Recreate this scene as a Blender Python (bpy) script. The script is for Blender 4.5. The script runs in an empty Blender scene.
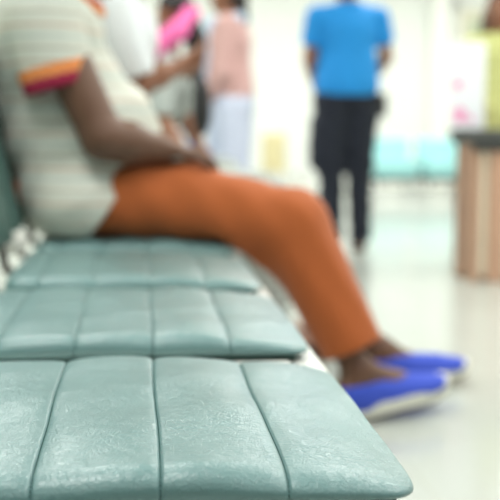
import bpy, math, random
import numpy as np
from mathutils import Vector, Matrix

random.seed(7)
SC = bpy.context.scene
COL = SC.collection

# ------------------------------------------------------------------ camera, world, light, exposure
F_PX = 1026.0
YAW = math.atan(110 / 1026 * .993)
PITCH = math.atan(122 / 1026)
cam_d = bpy.data.cameras.new('camera')
cam = bpy.data.objects.new('camera', cam_d)
COL.objects.link(cam)
cam.location = (0, 0, .76)
cam.rotation_euler = (math.pi / 2 - PITCH, 0, -YAW)
cam_d.sensor_width = 36
cam_d.lens = 36 * F_PX / 500
cam_d.clip_start = .05
cam_d.dof.use_dof = True
cam_d.dof.focus_distance = .97
cam_d.dof.aperture_fstop = 4.0
SC.camera = cam

world = bpy.data.worlds.new('world')
SC.world = world
world.use_nodes = True
bg = world.node_tree.nodes['Background']
bg.inputs[0].default_value = (.93, .98, 1, 1)
bg.inputs[1].default_value = .08

SC.view_settings.view_transform = 'Standard'
SC.view_settings.look = 'None'
SC.view_settings.exposure = -0.6
SC.view_settings.gamma = 1
SC.view_settings.use_curve_mapping = False
CEIL = 2.95
LIGHT_POWER = 62
LIGHT_SPOTS = [(-.6, -1.5), (1.9, -1.5), (-.6, 1.2), (1.9, 1.2), (-.6, 4.0), (1.9, 4.0), (-.6, 7.0), (1.9, 7.0), (4.2, 7.0), (-.6, 10.2), (1.9, 10.2), (4.2, 10.2), (4.2, 3.6)]  # rear pair, listed first, is added to highlight the near seat's rolled edge

# ------------------------------------------------------------------ materials
def srgb(r, g, b):
    f = lambda c: ((c / 255 + .055) / 1.055) ** 2.4 if c > 10 else c / 255 / 12.92
    return (f(r), f(g), f(b), 1)

def mat(name, rgb, rough=.6, metal=0, noise=.06, scale=14, bump=0, bscale=200, coat=0, spec=.5, sheen=0):
    m = bpy.data.materials.new(name)
    m.use_nodes = True
    nt = m.node_tree
    b = nt.nodes['Principled BSDF']
    b.inputs['Roughness'].default_value = rough
    b.inputs['Metallic'].default_value = metal
    b.inputs['Specular IOR Level'].default_value = spec
    b.inputs['Coat Weight'].default_value = coat
    b.inputs['Sheen Weight'].default_value = sheen
    tc = nt.nodes.new('ShaderNodeTexCoord')
    n = nt.nodes.new('ShaderNodeTexNoise')
    n.inputs['Scale'].default_value = scale
    n.inputs['Detail'].default_value = 4
    nt.links.new(tc.outputs['Object'], n.inputs['Vector'])
    mx = nt.nodes.new('ShaderNodeMix')
    mx.data_type = 'RGBA'
    c = srgb(*rgb)
    mx.inputs['A'].default_value = tuple(max(0, v * (1 - noise)) for v in c[:3]) + (1,)
    mx.inputs['B'].default_value = tuple(min(1, v * (1 + noise)) for v in c[:3]) + (1,)
    nt.links.new(n.outputs['Fac'], mx.inputs['Factor'])
    nt.links.new(mx.outputs['Result'], b.inputs['Base Color'])
    if bump:
        n2 = nt.nodes.new('ShaderNodeTexNoise')
        n2.inputs['Scale'].default_value = bscale
        nt.links.new(tc.outputs['Object'], n2.inputs['Vector'])
        bp = nt.nodes.new('ShaderNodeBump')
        bp.inputs['Strength'].default_value = bump
        bp.inputs['Distance'].default_value = .002
        nt.links.new(n2.outputs['Fac'], bp.inputs['Height'])
        nt.links.new(bp.outputs['Normal'], b.inputs['Normal'])
    return m

def leather():
    m = mat('teal_vinyl', (105, 141, 141), .30, noise=.07, scale=9, coat=.30)
    nt = m.node_tree
    b = nt.nodes['Principled BSDF']
    b.inputs['Coat Roughness'].default_value = .28
    tc = nt.nodes.new('ShaderNodeTexCoord')
    w = nt.nodes.new('ShaderNodeTexNoise')
    w.inputs['Scale'].default_value = 45
    w.inputs['Detail'].default_value = 3
    nt.links.new(tc.outputs['Object'], w.inputs['Vector'])
    add = nt.nodes.new('ShaderNodeMixRGB')
    add.blend_type = 'LINEAR_LIGHT'
    add.inputs[0].default_value = .012
    nt.links.new(tc.outputs['Object'], add.inputs[1])
    nt.links.new(w.outputs['Color'], add.inputs[2])
    v = nt.nodes.new('ShaderNodeTexVoronoi')
    v.feature = 'DISTANCE_TO_EDGE'
    v.inputs['Scale'].default_value = 210
    nt.links.new(add.outputs[0], v.inputs['Vector'])
    cr = nt.nodes.new('ShaderNodeMapRange')
    cr.inputs['From Max'].default_value = .16
    nt.links.new(v.outputs['Distance'], cr.inputs['Value'])
    # larger creases, present in patches only
    v2 = nt.nodes.new('ShaderNodeTexVoronoi')
    v2.feature = 'DISTANCE_TO_EDGE'
    v2.inputs['Scale'].default_value = 75
    nt.links.new(add.outputs[0], v2.inputs['Vector'])
    cr2 = nt.nodes.new('ShaderNodeMapRange')
    cr2.inputs['From Max'].default_value = .09
    nt.links.new(v2.outputs['Distance'], cr2.inputs['Value'])
    pn = nt.nodes.new('ShaderNodeTexNoise')
    pn.inputs['Scale'].default_value = 16
    nt.links.new(tc.outputs['Object'], pn.inputs['Vector'])
    pr = nt.nodes.new('ShaderNodeMapRange')
    pr.inputs['From Min'].default_value = .45
    pr.inputs['From Max'].default_value = .62
    nt.links.new(pn.outputs['Fac'], pr.inputs['Value'])
    b1 = nt.nodes.new('ShaderNodeBump')
    b1.inputs['Strength'].default_value = .30
    b1.inputs['Distance'].default_value = .0006
    nt.links.new(cr.outputs[0], b1.inputs['Height'])
    ml = nt.nodes.new('ShaderNodeMath')
    ml.operation = 'MULTIPLY'
    ml.inputs[1].default_value = .32
    nt.links.new(pr.outputs[0], ml.inputs[0])
    b2 = nt.nodes.new('ShaderNodeBump')
    b2.inputs['Distance'].default_value = .0010
    nt.links.new(ml.outputs[0], b2.inputs['Strength'])
    nt.links.new(cr2.outputs[0], b2.inputs['Height'])
    nt.links.new(b1.outputs['Normal'], b2.inputs['Normal'])
    b3 = nt.nodes.new('ShaderNodeBump')
    b3.inputs['Strength'].default_value = .35
    b3.inputs['Distance'].default_value = .004
    nt.links.new(w.outputs['Fac'], b3.inputs['Height'])
    nt.links.new(b2.outputs['Normal'], b3.inputs['Normal'])
    nt.links.new(b3.outputs['Normal'], b.inputs['Normal'])
    nt.links.new(b2.outputs['Normal'], b.inputs['Coat Normal'])
    return m

def striped(name, rgb, lines, period, axis='Z', rough=.85):
    """cloth with woven stripes; lines = [(centre, half width, colour)] inside one period (metres)"""
    m = mat(name, rgb, rough, noise=.05, scale=30, bump=.3, bscale=400)
    nt = m.node_tree
    b = nt.nodes['Principled BSDF']
    tc = nt.nodes.new('ShaderNodeTexCoord')
    sp = nt.nodes.new('ShaderNodeSeparateXYZ')
    nt.links.new(tc.outputs['Object'], sp.inputs[0])
    cur = b.inputs['Base Color'].links[0].from_socket
    for ax in axis:
        md = nt.nodes.new('ShaderNodeMath')
        md.operation = 'FLOORED_MODULO'
        md.inputs[1].default_value = period
        nt.links.new(sp.outputs[ax], md.inputs[0])
        for c, hw, col in lines:
            s = nt.nodes.new('ShaderNodeMath')
            s.operation = 'COMPARE'
            s.inputs[1].default_value = c
            s.inputs[2].default_value = hw
            nt.links.new(md.outputs[0], s.inputs[0])
            k = nt.nodes.new('ShaderNodeMath')
            k.operation = 'MULTIPLY'
            k.inputs[1].default_value = .65
            nt.links.new(s.outputs[0], k.inputs[0])
            mx = nt.nodes.new('ShaderNodeMix')
            mx.data_type = 'RGBA'
            nt.links.new(k.outputs[0], mx.inputs['Factor'])
            nt.links.new(cur, mx.inputs['A'])
            mx.inputs['B'].default_value = srgb(*col)
            cur = mx.outputs['Result']
    nt.links.new(cur, b.inputs['Base Color'])
    return m

def floor_mat():
    m = mat('floor_tiles', (226, 228, 218), .16, noise=.03, scale=3, spec=.5)
    nt = m.node_tree
    b = nt.nodes['Principled BSDF']
    tc = nt.nodes.new('ShaderNodeTexCoord')
    br = nt.nodes.new('ShaderNodeTexBrick')
    br.offset = 0
    br.inputs['Scale'].default_value = 1
    br.inputs['Brick Width'].default_value = .6
    br.inputs['Row Height'].default_value = .6
    br.inputs['Mortar Size'].default_value = .002
    br.inputs['Color1'].default_value = srgb(184, 190, 183)
    br.inputs['Color2'].default_value = srgb(189, 194, 187)
    br.inputs['Mortar'].default_value = srgb(176, 178, 168)
    nt.links.new(tc.outputs['Object'], br.inputs['Vector'])
    nt.links.new(br.outputs['Color'], b.inputs['Base Color'])
    return m

def emis(name, rgb, strength):
    m = bpy.data.materials.new(name)
    m.use_nodes = True
    b = m.node_tree.nodes['Principled BSDF']
    b.inputs['Base Color'].default_value = srgb(*rgb)
    b.inputs['Emission Color'].default_value = srgb(*rgb)
    b.inputs['Emission Strength'].default_value = strength
    return m

M = dict(
    vinyl=leather(),
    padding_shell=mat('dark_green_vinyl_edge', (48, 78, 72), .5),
    back_vinyl=mat('deep_teal_vinyl', (70, 102, 96), .45, bump=.3, bscale=300),
    thread=mat('dark_green_thread', (44, 84, 78), .8),
    pale_thread=mat('pale_thread', (206, 200, 178), .8),
    white_metal=mat('white_painted_steel', (232, 232, 226), .35),
    chrome=mat('brushed_steel', (200, 202, 204), .25, metal=.9),
    dark_metal=mat('dark_painted_steel', (92, 92, 88), .4),
    rubber=mat('black_rubber', (30, 30, 32), .8),
    floor=floor_mat(),
    wall=mat('cream_wall_paint', (238, 240, 235), .8, noise=.015, scale=2),
    wall2=mat('pale_green_wall_paint', (226, 233, 222), .8, noise=.015, scale=2),
    ceil=mat('ceiling_paint', (240, 241, 238), .9, noise=.01),
    trim=mat('white_trim_paint', (246, 247, 240), .5, noise=.01),
    skin_dark=mat('dark_brown_skin', (108, 76, 58), .5, noise=.1, scale=25),
    skin_mid=mat('brown_skin', (146, 98, 72), .5, noise=.08, scale=25),
    hair=mat('black_hair', (26, 22, 22), .55, noise=.3, scale=90, bump=.6, bscale=160),
    brownhair=mat('brown_hair', (84, 60, 44), .55, noise=.3, scale=90, bump=.6, bscale=160),
    orange=mat('orange_cotton', (178, 92, 40), .85, noise=.1, scale=16, bump=.3, bscale=300, sheen=.15),
    shirt=striped('striped_polo_cotton', (214, 217, 206),
                  [(.012, .0035, (166, 160, 146)), (.040, .003, (160, 182, 180)), (.066, .0035, (188, 154, 132))], .085),
    band_orange=mat('orange_knit', (238, 148, 84), .85),
    band_maroon=mat('maroon_knit', (158, 28, 66), .85),
    shoe=mat('royal_blue_canvas', (58, 84, 200), .8, noise=.08, scale=40, bump=.4, bscale=500),
    sole=mat('white_shoe_rubber', (226, 226, 214), .6),
    undersole=mat('grey_tread_rubber', (128, 120, 104), .8),
    white_cloth=mat('white_cotton', (240, 247, 250), .85, noise=.04),
    check=striped('grey_checked_cotton', (196, 202, 196), [(.01, .004, (140, 148, 146))], .03, 'XZ'),
    pink=mat('pink_chiffon', (246, 112, 176), .7, noise=.12),
    rose=mat('dusty_pink_cotton', (214, 172, 168), .85, noise=.06),
    lavender=mat('pale_lavender_cotton', (214, 222, 244), .85, noise=.04),
    lightblue=mat('pale_blue_cotton', (202, 222, 246), .8, noise=.05),
    blue=mat('bright_blue_polo_cotton', (26, 142, 218), .8, noise=.06, bump=.3, bscale=400),
    navy=mat('black_navy_cotton', (24, 30, 44), .85, noise=.1),
    black=mat('black_leather', (28, 28, 30), .5),
    bagblue=mat('blue_nylon', (60, 120, 196), .6),
    lime=striped('lime_floral_cotton', (206, 210, 142), [(.02, .008, (186, 188, 110))], .06, 'XZ'),
    teal=mat('turquoise_vinyl', (158, 214, 214), .4, noise=.04),
    beige=mat('beige_plastic', (226, 214, 168), .5, noise=.04),
    cream=mat('cream_laminate', (230, 226, 204), .5, noise=.03),
    tan=mat('tan_wood', (198, 158, 132), .55, noise=.12, scale=8),
    granite=mat('dark_grey_granite', (84, 86, 84), .3, noise=.6, scale=60),
    white_card=mat('white_card', (240, 244, 248), .7, noise=.01),
    pink_ink=mat('pink_ink', (242, 150, 196), .7),
    eye=mat('eye_white', (230, 228, 220), .3),
    dark=mat('dark_iris', (24, 18, 16), .3),
    lip=mat('lip_skin', (112, 62, 54), .5),
    glasspane=mat('frosted_grey_green_glass', (188, 200, 172), .2),
    diffuser=emis('light_diffuser', (255, 255, 248), 3.0),
    screen=mat('phone_glass', (20, 22, 26), .15),
    label_green=mat('green_sign_face', (70, 130, 96), .5),
)

# ------------------------------------------------------------------ object helpers
def link(name, me, m=None, parent=None, origin=None, smooth=True):
    """verts are in world coordinates; origin moves the object's origin; a child keeps its world place"""
    o = bpy.data.objects.new(name, me)
    if m is not None:
        for x in (m if isinstance(m, (list, tuple)) else [m]):
            me.materials.append(x)
    if smooth:
        me.polygons.foreach_set('use_smooth', [True] * len(me.polygons))
    if parent is not None:
        o.parent = parent
        wl = Vector((0, 0, 0))
        p = parent
        while p is not None:
            wl += p.location
            p = p.parent
        me.transform(Matrix.Translation(-wl))
    elif origin is not None:
        me.transform(Matrix.Translation(-Vector(origin)))
        o.location = origin
    COL.objects.link(o)
    return o

def empty(name, loc):
    o = bpy.data.objects.new(name, None)
    o.location = loc
    o.empty_display_size = .1
    COL.objects.link(o)
    return o

def tag(o, label, cat, group=None, kind=None):
    if label:
        o['label'] = label
    if cat:
        o['category'] = cat
    if group:
        o['group'] = group
    if kind:
        o['kind'] = kind
    return o

class MB:
    def __init__(s):
        s.v, s.f = [], []
    def add(s, v, f):
        n = len(s.v)
        s.v += [tuple(p) for p in v]
        s.f += [tuple(i + n for i in q) for q in f]
        return s
    def box(s, lo, hi, b=0.0):
        """box with chamfered edges"""
        lo, hi = list(lo), list(hi)
        if b <= 0:
            v = [(x, y, z) for z in (lo[2], hi[2]) for y in (lo[1], hi[1]) for x in (lo[0], hi[0])]
            return s.add(v, [(0, 2, 3, 1), (4, 5, 7, 6), (0, 1, 5, 4), (1, 3, 7, 5), (3, 2, 6, 7), (2, 0, 4, 6)])
        b = min(b, *[(hi[i] - lo[i]) * .45 for i in range(3)])
        x0, y0, x1, y1 = lo[0], lo[1], hi[0], hi[1]
        rings = []
        for z, ins in ((lo[2], b), (lo[2] + b * .3, b * .3), (lo[2] + b, 0), (hi[2] - b, 0), (hi[2] - b * .3, b * .3), (hi[2], b)):
            r = []
            for cx, cy, a0 in ((x1 - b, y1 - b, 0), (x0 + b, y1 - b, 90), (x0 + b, y0 + b, 180), (x1 - b, y0 + b, 270)):
                for k in range(4):
                    a = math.radians(a0 + 30 * k)
                    r.append((cx + (b - ins) * math.cos(a), cy + (b - ins) * math.sin(a), z))
            rings.append(r)
        n = 16
        v = [p for r in rings for p in r]
        f = [(i * n + j, i * n + (j + 1) % n, (i + 1) * n + (j + 1) % n, (i + 1) * n + j) for i in range(len(rings) - 1) for j in range(n)]
        f += [tuple(reversed(range(n))), tuple(range((len(rings) - 1) * n, len(rings) * n))]
        return s.add(v, f)
    def tube(s, pts, r, n=12, cap=True):
        pts = [Vector(p) for p in pts]
        rs = r if isinstance(r, (list, tuple)) else [r] * len(pts)
        v, prev = [], None
        for i, p in enumerate(pts):
            t = (pts[min(i + 1, len(pts) - 1)] - pts[max(i - 1, 0)]).normalized()
            if prev is None:
                u = t.cross(Vector((0, 0, 1)))
                if u.length < 1e-3:
                    u = t.cross(Vector((1, 0, 0)))
            else:
                u = prev - t * prev.dot(t)
            u.normalize()
            prev = u
            w = t.cross(u)
            for k in range(n):
                a = 2 * math.pi * k / n
                v.append(p + (u * math.cos(a) + w * math.sin(a)) * rs[i])
        f = [(i * n + k, i * n + (k + 1) % n, (i + 1) * n + (k + 1) % n, (i + 1) * n + k) for i in range(len(pts) - 1) for k in range(n)]
        if cap:
            f += [tuple(reversed(range(n))), tuple(range((len(pts) - 1) * n, len(pts) * n))]
        return s.add(v, f)
    def build(s, name, m, parent=None, origin=None, smooth=False):
        me = bpy.data.meshes.new(name)
        me.from_pydata(s.v, [], s.f)
        me.update()
        o = link(name, me, m, parent, origin, smooth)
        return o

def copy_tree(o, parent=None):
    c = o.copy()
    COL.objects.link(c)
    c.parent = parent
    for ch in [x for x in o.children]:
        copy_tree(ch, c)
    return c

# ------------------------------------------------------------------ implicit surfaces (continuous bodies and cloth)
def V3(*a):
    return np.array(a, dtype=np.float32)

class Sdf:
    def __init__(s, k=.02):
        s.pr, s.k, s.cuts, s.post = [], k, [], []
    def cone(s, a, b, r1, r2, k=None):
        a, b = np.array(a, np.float32), np.array(b, np.float32)
        m = max(r1, r2)
        lo, hi = np.minimum(a, b) - m, np.maximum(a, b) + m
        def f(P):
            ab = b - a
            t = np.clip(((P - a) @ ab) / max(float(ab @ ab), 1e-9), 0, 1)
            d = np.linalg.norm(P - a - t[..., None] * ab, axis=-1)
            return d - (r1 + (r2 - r1) * t)
        s.pr.append((f, lo, hi, s.k if k is None else k))
        return s
    def ell(s, c, r, R=None, k=None):
        c, r = np.array(c, np.float32), np.array(r, np.float32)
        R = np.eye(3, dtype=np.float32) if R is None else np.array(R, np.float32)   # columns = local axes
        m = float(r.max())
        def f(P):
            q = (P - c) @ R
            k0 = np.linalg.norm(q / r, axis=-1)
            k1 = np.linalg.norm(q / (r * r), axis=-1) + 1e-9
            return k0 * (k0 - 1) / k1
        s.pr.append((f, c - m, c + m, s.k if k is None else k))
        return s
    def cut(s, p, n, soft=0):
        """keep the side where (x-p).n < 0"""
        s.cuts.append((np.array(p, np.float32), np.array(n, np.float32) / np.linalg.norm(n)))
        return s
    def mesh(s, name, vox, extra=None):
        lo = np.min([p[1] for p in s.pr], axis=0) - vox * 3
        hi = np.max([p[2] for p in s.pr], axis=0) + vox * 3
        n = np.ceil((hi - lo) / vox).astype(int) + 1
        G = np.full(tuple(n), .2, np.float32)
        ax = [lo[i] + vox * np.arange(n[i], dtype=np.float32) for i in range(3)]
        for f, a, b, k in s.pr:
            i0 = np.maximum(np.floor((a - lo - .05) / vox).astype(int), 0)
            i1 = np.minimum(np.ceil((b - lo + .05) / vox).astype(int) + 1, n)
            X = np.stack(np.meshgrid(*[ax[j][i0[j]:i1[j]] for j in range(3)], indexing='ij'), -1)
            d = f(X)
            sl = tuple(slice(i0[j], i1[j]) for j in range(3))
            g = G[sl]
            h = np.maximum(k - np.abs(d - g), 0) / max(k, 1e-6)
            G[sl] = np.minimum(d, g) - h * h * k * .25
        if s.cuts or extra:
            X = np.stack(np.meshgrid(*ax, indexing='ij'), -1)
            for p, nn in s.cuts:
                G = np.maximum(G, (X - p) @ nn)
            if extra:
                G = extra(X, G)
        G[0] = G[-1] = .1; G[:, 0] = G[:, -1] = .1; G[:, :, 0] = G[:, :, -1] = .1
        ins = G < 0
        cs = np.zeros(tuple(np.array(G.shape) - 1), np.int32)
        for dx in (0, 1):
            for dy in (0, 1):
                for dz in (0, 1):
                    cs += ins[dx:dx + cs.shape[0], dy:dy + cs.shape[1], dz:dz + cs.shape[2]]
        act = (cs > 0) & (cs < 8)
        idx = np.full(cs.shape, -1, np.int64)
        cells = np.argwhere(act)
        idx[act] = np.arange(len(cells))
        acc = np.zeros((len(cells), 3), np.float64)
        cnt = np.zeros(len(cells))
        C8 = [(a, b, c) for a in (0, 1) for b in (0, 1) for c in (0, 1)]
        for a in C8:
            for d in range(3):
                if a[d] == 0:
                    b = list(a); b[d] = 1
                    va = G[cells[:, 0] + a[0], cells[:, 1] + a[1], cells[:, 2] + a[2]]
                    vb = G[cells[:, 0] + b[0], cells[:, 1] + b[1], cells[:, 2] + b[2]]
                    m = (va < 0) != (vb < 0)
                    t = np.where(m, va / np.where(m, va - vb, 1), 0)
                    pt = np.array(a)[None] + np.zeros((len(cells), 3))
                    pt[:, d] += t
                    acc[m] += pt[m]
                    cnt[m] += 1
        P = lo + vox * (cells + acc / cnt[:, None])
        faces = []
        for d in range(3):
            o = [0, 0, 0]; o[d] = 1
            A = ins[:ins.shape[0] - o[0], :ins.shape[1] - o[1], :ins.shape[2] - o[2]]
            B = ins[o[0]:, o[1]:, o[2]:]
            e = np.argwhere(A != B)
            e = e[(e > 0).all(1)]
            u, w = [(1, 2), (2, 0), (0, 1)][d]
            def at(du, dw):
                q = e.copy(); q[:, u] -= du; q[:, w] -= dw
                return idx[q[:, 0], q[:, 1], q[:, 2]]
            Q = np.stack([at(1, 1), at(0, 1), at(0, 0), at(1, 0)], 1)
            fl = ~A[e[:, 0], e[:, 1], e[:, 2]]
            Q[fl] = Q[fl][:, ::-1]
            faces.append(Q)
        Fc = np.concatenate(faces)
        Fc = Fc[(Fc >= 0).all(1)]
        # a few relaxation steps
        for _ in range(2):
            S = np.zeros_like(P); N = np.zeros(len(P))
            for i in range(4):
                a, b = Fc[:, i], Fc[:, (i + 1) % 4]
                np.add.at(S, a, P[b]); np.add.at(N, a, 1)
                np.add.at(S, b, P[a]); np.add.at(N, b, 1)
            P = P * .5 + .5 * S / np.maximum(N, 1)[:, None]
        me = bpy.data.meshes.new(name)
        me.from_pydata(P.tolist(), [], Fc.tolist())
        me.update()
        return me

def part(sdf, name, m, parent, vox=.007, extra=None, matfn=None, origin=None):
    me = sdf.mesh(name, vox, extra)
    if matfn:
        c = np.empty(len(me.polygons) * 3)
        me.polygons.foreach_get('center', c)
        mi = matfn(c.reshape(-1, 3)).astype(int)
    o = link(name, me, m, parent, origin)
    if matfn:
        me.polygons.foreach_set('material_index', mi.tolist())
    return o

# ------------------------------------------------------------------ figure parts
def unit(v):
    v = np.array(v, float)
    return v / np.linalg.norm(v)

def add_head(S, c, fwd, up, s=1.0):
    f, u = unit(fwd), unit(up)
    u = unit(u - f * (u @ f))
    r = np.cross(f, u)
    R = np.stack([f, r, u], 1)
    L = lambda a, b, d: c + f * a * s + r * b * s + u * d * s
    S.ell(L(-.008, 0, .035), np.array([.098, .076, .088]) * s, R, k=.02)
    S.ell(L(.025, 0, -.045), np.array([.066, .056, .070]) * s, R, k=.03)
    S.ell(L(.058, 0, -.092), np.array([.028, .030, .022]) * s, R, k=.02)
    S.cone(L(.086, 0, .012), L(.112, 0, -.022), .008 * s, .013 * s, k=.012)
    S.ell(L(.098, .012, -.026), np.array([.010, .009, .007]) * s, R, k=.006)
    S.ell(L(.098, -.012, -.026), np.array([.010, .009, .007]) * s, R, k=.006)
    S.ell(L(.082, .03, .030), np.array([.012, .025, .008]) * s, R, k=.01)
    S.ell(L(.082, -.03, .030), np.array([.012, .025, .008]) * s, R, k=.01)
    S.ell(L(.088, 0, -.052), np.array([.010, .024, .006]) * s, R, k=.006)
    S.ell(L(.086, 0, -.064), np.array([.010, .020, .006]) * s, R, k=.006)
    for sd in (1, -1):
        S.ell(L(-.008, sd * .078, -.005), np.array([.020, .009, .032]) * s, R, k=.008)
    return L, R

def face_parts(L, R, body, s=1.0):
    for sd in (1, -1):
        E = Sdf(.001).ell(L(.0785, sd * .031, .010), np.array([.011, .012, .0052]) * s, R)
        e = part(E, 'eye', M['eye'], body, .002)
        I = Sdf(.001).ell(L(.0875, sd * .031, .010), np.array([.0035, .0052, .0050]) * s, R)
        part(I, 'iris', M['dark'], e, .0012)
    Mo = Sdf(.003).ell(L(.092, 0, -.055), np.array([.008, .024, .0045]) * s, R).ell(L(.092, 0, -.062), np.array([.008, .020, .005]) * s, R)
    part(Mo, 'lips', M['lip'], body, .0022)

def hair_part(L, R, body, m, s=1.0, long=None):
    H = Sdf(.02)
    H.ell(L(-.014, 0, .043), np.array([.106, .086, .094]) * s, R)
    H.ell(L(-.050, 0, -.015), np.array([.066, .078, .070]) * s, R)
    if long:
        for a, b, r1, r2 in long:
            H.cone(a, b, r1, r2)
    f, u = R[:, 0], R[:, 2]
    p = L(.062, 0, .052)
    def ex(X, G):
        d1 = (X - p.astype(np.float32)) @ f.astype(np.float32)
        q = L(.012, 0, .030).astype(np.float32)
        d2 = np.minimum((X - q) @ f.astype(np.float32), -((X - L(0, 0, .072).astype(np.float32)) @ u.astype(np.float32)))
        return np.maximum(G, d2)
    return part(H, 'hair', m, body, .006, ex)

def add_hand(S, wr, d, n, side, curl=.5, s=1.0, grip=0):
    """d: palm direction, n: palm normal (towards what it touches), side: +1 thumb on n x d side"""
    wr, d, n = np.array(wr, float), unit(d), unit(n)
    n = unit(n - d * (n @ d))
    t = np.cross(n, d) * side
    for q in (-1, -.35, .35, 1):
        S.cone(wr + t * q * .014 * s, wr + d * .088 * s + t * q * .030 * s, .0165 * s, .0125 * s, k=.012)
    lens = [(.74, .94), (.26, 1.04), (-.24, 1.0), (-.74, .80)]
    for q, l in lens:
        b = wr + d * (.090 - abs(q) * .006) * s + t * q * .040 * s
        a1, a2, a3 = curl * .5, curl * 1.1, curl * 1.7
        spread = t * q * .10
        D = lambda a: unit(d * math.cos(a) + n * math.sin(a) + spread)
        p1 = b + D(a1) * .040 * l * s
        p2 = p1 + D(a2) * .026 * l * s
        p3 = p2 + D(a3) * .020 * l * s
        S.cone(b - d * .02 * s, p1, .0098 * s, .0088 * s, k=.003)
        S.cone(p1, p2, .0088 * s, .008 * s, k=.003)
        S.cone(p2, p3, .008 * s, .0068 * s, k=.003)
    b = wr + d * .022 * s + t * .026 * s
    p1 = b + unit(d * .75 + t * .75 + n * .3) * .044 * s
    p2 = p1 + unit(d * .95 + t * .3 + n * .4) * .032 * s
    p3 = p2 + unit(d * 1 + n * .5) * .022 * s
    S.cone(b, p1, .0145 * s, .0115 * s, k=.008)
    S.cone(p1, p2, .0112 * s, .0098 * s, k=.003)
    S.cone(p2, p3, .0098 * s, .0078 * s, k=.003)

def add_foot(S, an, f, s=1.0, pitch=0):
    f = unit(f)
    an = np.array(an, float)
    g = an + np.array([0, 0, -.055 * s])
    up = np.array([0, 0, 1.0])
    S.cone(an, g - f * .035 * s, .036 * s, .030 * s, k=.02)
    S.cone(g - f * .035 * s, g + f * .10 * s + up * pitch * .10, .030 * s, .030 * s, k=.03)
    S.cone(an + f * .01, g + f * .12 * s + up * pitch * .12, .034 * s, .024 * s, k=.03)
    S.cone(g + f * .09 * s + up * pitch * .09, g + f * .155 * s + up * (pitch * .155 - .008), .034 * s, .022 * s, k=.02)

def shoe(body, an, fwd, label_pitch, up_m, sole_m, s=1.0, sole_h=.022, under=None, ground=0.0, opening=True):
    """slip-on shoe round a foot; ankle an, pointing fwd, toe raised by label_pitch radians"""
    f2 = unit([fwd[0], fwd[1], 0])
    f = unit(f2 * math.cos(label_pitch) + np.array([0, 0, 1]) * math.sin(label_pitch))
    r = unit(np.cross(f2, [0, 0, 1]))
    u = np.cross(r, f)
    R = np.stack([f, r, u], 1)
    heel = np.array([an[0], an[1], ground]) - f2 * .075 * s
    L = lambda a, b, c: heel + f * a * s + r * b * s + u * c * s
    U = Sdf(.02)
    U.ell(L(.060, 0, .045), np.array([.062, .038, .052]) * s, R)
    U.ell(L(.150, 0, .030), np.array([.090, .040, .032]) * s, R)
    U.ell(L(.215, .002, .028), np.array([.072, .044, .025]) * s, R)
    U.cone(L(.20, 0, .030), L(.115, 0, .042), .026 * s, .032 * s)
    U.cut(L(0, 0, .012), -u)
    if opening:
        oc = L(.075, 0, .092).astype(np.float32)
        def ex(X, G):
            q = (X - oc) @ R.astype(np.float32)
            e = (np.linalg.norm(q / np.array([.080, .040, .034], np.float32), axis=-1) - 1) * .034
            top = (X - L(0, 0, .074).astype(np.float32)) @ u.astype(np.float32)
            return np.maximum(np.maximum(G, -e), top)
    else:
        ex = None
    sh = part(U, 'shoe', up_m, body, .004, ex)
    # sole: outline lofted with a slight toe spring
    n = 40
    out = []
    for i in range(n):
        a = 2 * math.pi * i / n
        ca, sa = math.cos(a), math.sin(a)
        x = .1425 + .1475 * math.copysign(abs(ca) ** .9, ca)
        wv = .036 + .013 * (1 / (1 + math.exp(-(x - .15) / .03)))
        y = wv * math.copysign(abs(sa) ** .65, sa)
        out.append((x, y))
    mb = MB()
    rings = []
    for z, sc in ((0, .95), (.004, .99), (sole_h - .003, 1.0), (sole_h, .97)):
        rings.append([L(.1425 + (x - .1425) * sc, y * sc, z + max(0, x - .20) ** 2 * 1.6) for x, y in out])
    v = [p for q in rings for p in q]
    fc = [(i * n + j, i * n + (j + 1) % n, (i + 1) * n + (j + 1) % n, (i + 1) * n + j) for i in range(3) for j in range(n)]
    fc += [tuple(range(3 * n, 4 * n))]
    mb.add(v, fc)
    mb.build('sole', sole_m, sh, smooth=False)
    mb = MB()
    rr = [[L(.1425 + (x - .1425) * .96, y * .96, z + max(0, x - .20) ** 2 * 1.6) for x, y in out] for z in (-.004, .003)]
    mb.add([p for q in rr for p in q], [(j, (j + 1) % n, n + (j + 1) % n, n + j) for j in range(n)] + [tuple(reversed(range(n))), tuple(range(n, 2 * n))])
    mb.build('tread', under or sole_m, sh)
    return sh

# ------------------------------------------------------------------ room
def struct(name, lo, hi, m, b=0):
    o = MB().box(lo, hi, b).build(name, m)
    o['kind'] = 'structure'
    return o

XL, XR, YB, YF = -2.6, 6.4, 12.6, -2.4
struct('floor', (XL - .15, YF, -.1), (XR + .15, YB + .15, 0), M['floor'])
struct('ceiling', (XL - .15, YF, CEIL), (XR + .15, YB + .15, CEIL + .1), M['ceil'])
struct('wall_back', (XL, YB, 0), (XR, YB + .15, CEIL), M['wall'])
struct('wall_left', (XL - .15, YF, 0), (XL, YB + .15, CEIL), M['wall2'])
struct('wall_right', (XR, YF, 0), (XR + .15, YB + .15, CEIL), M['wall'])
struct('baseboard_back', (XL, YB - .015, 0), (3.56, YB, .09), M['trim'], .004)
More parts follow.
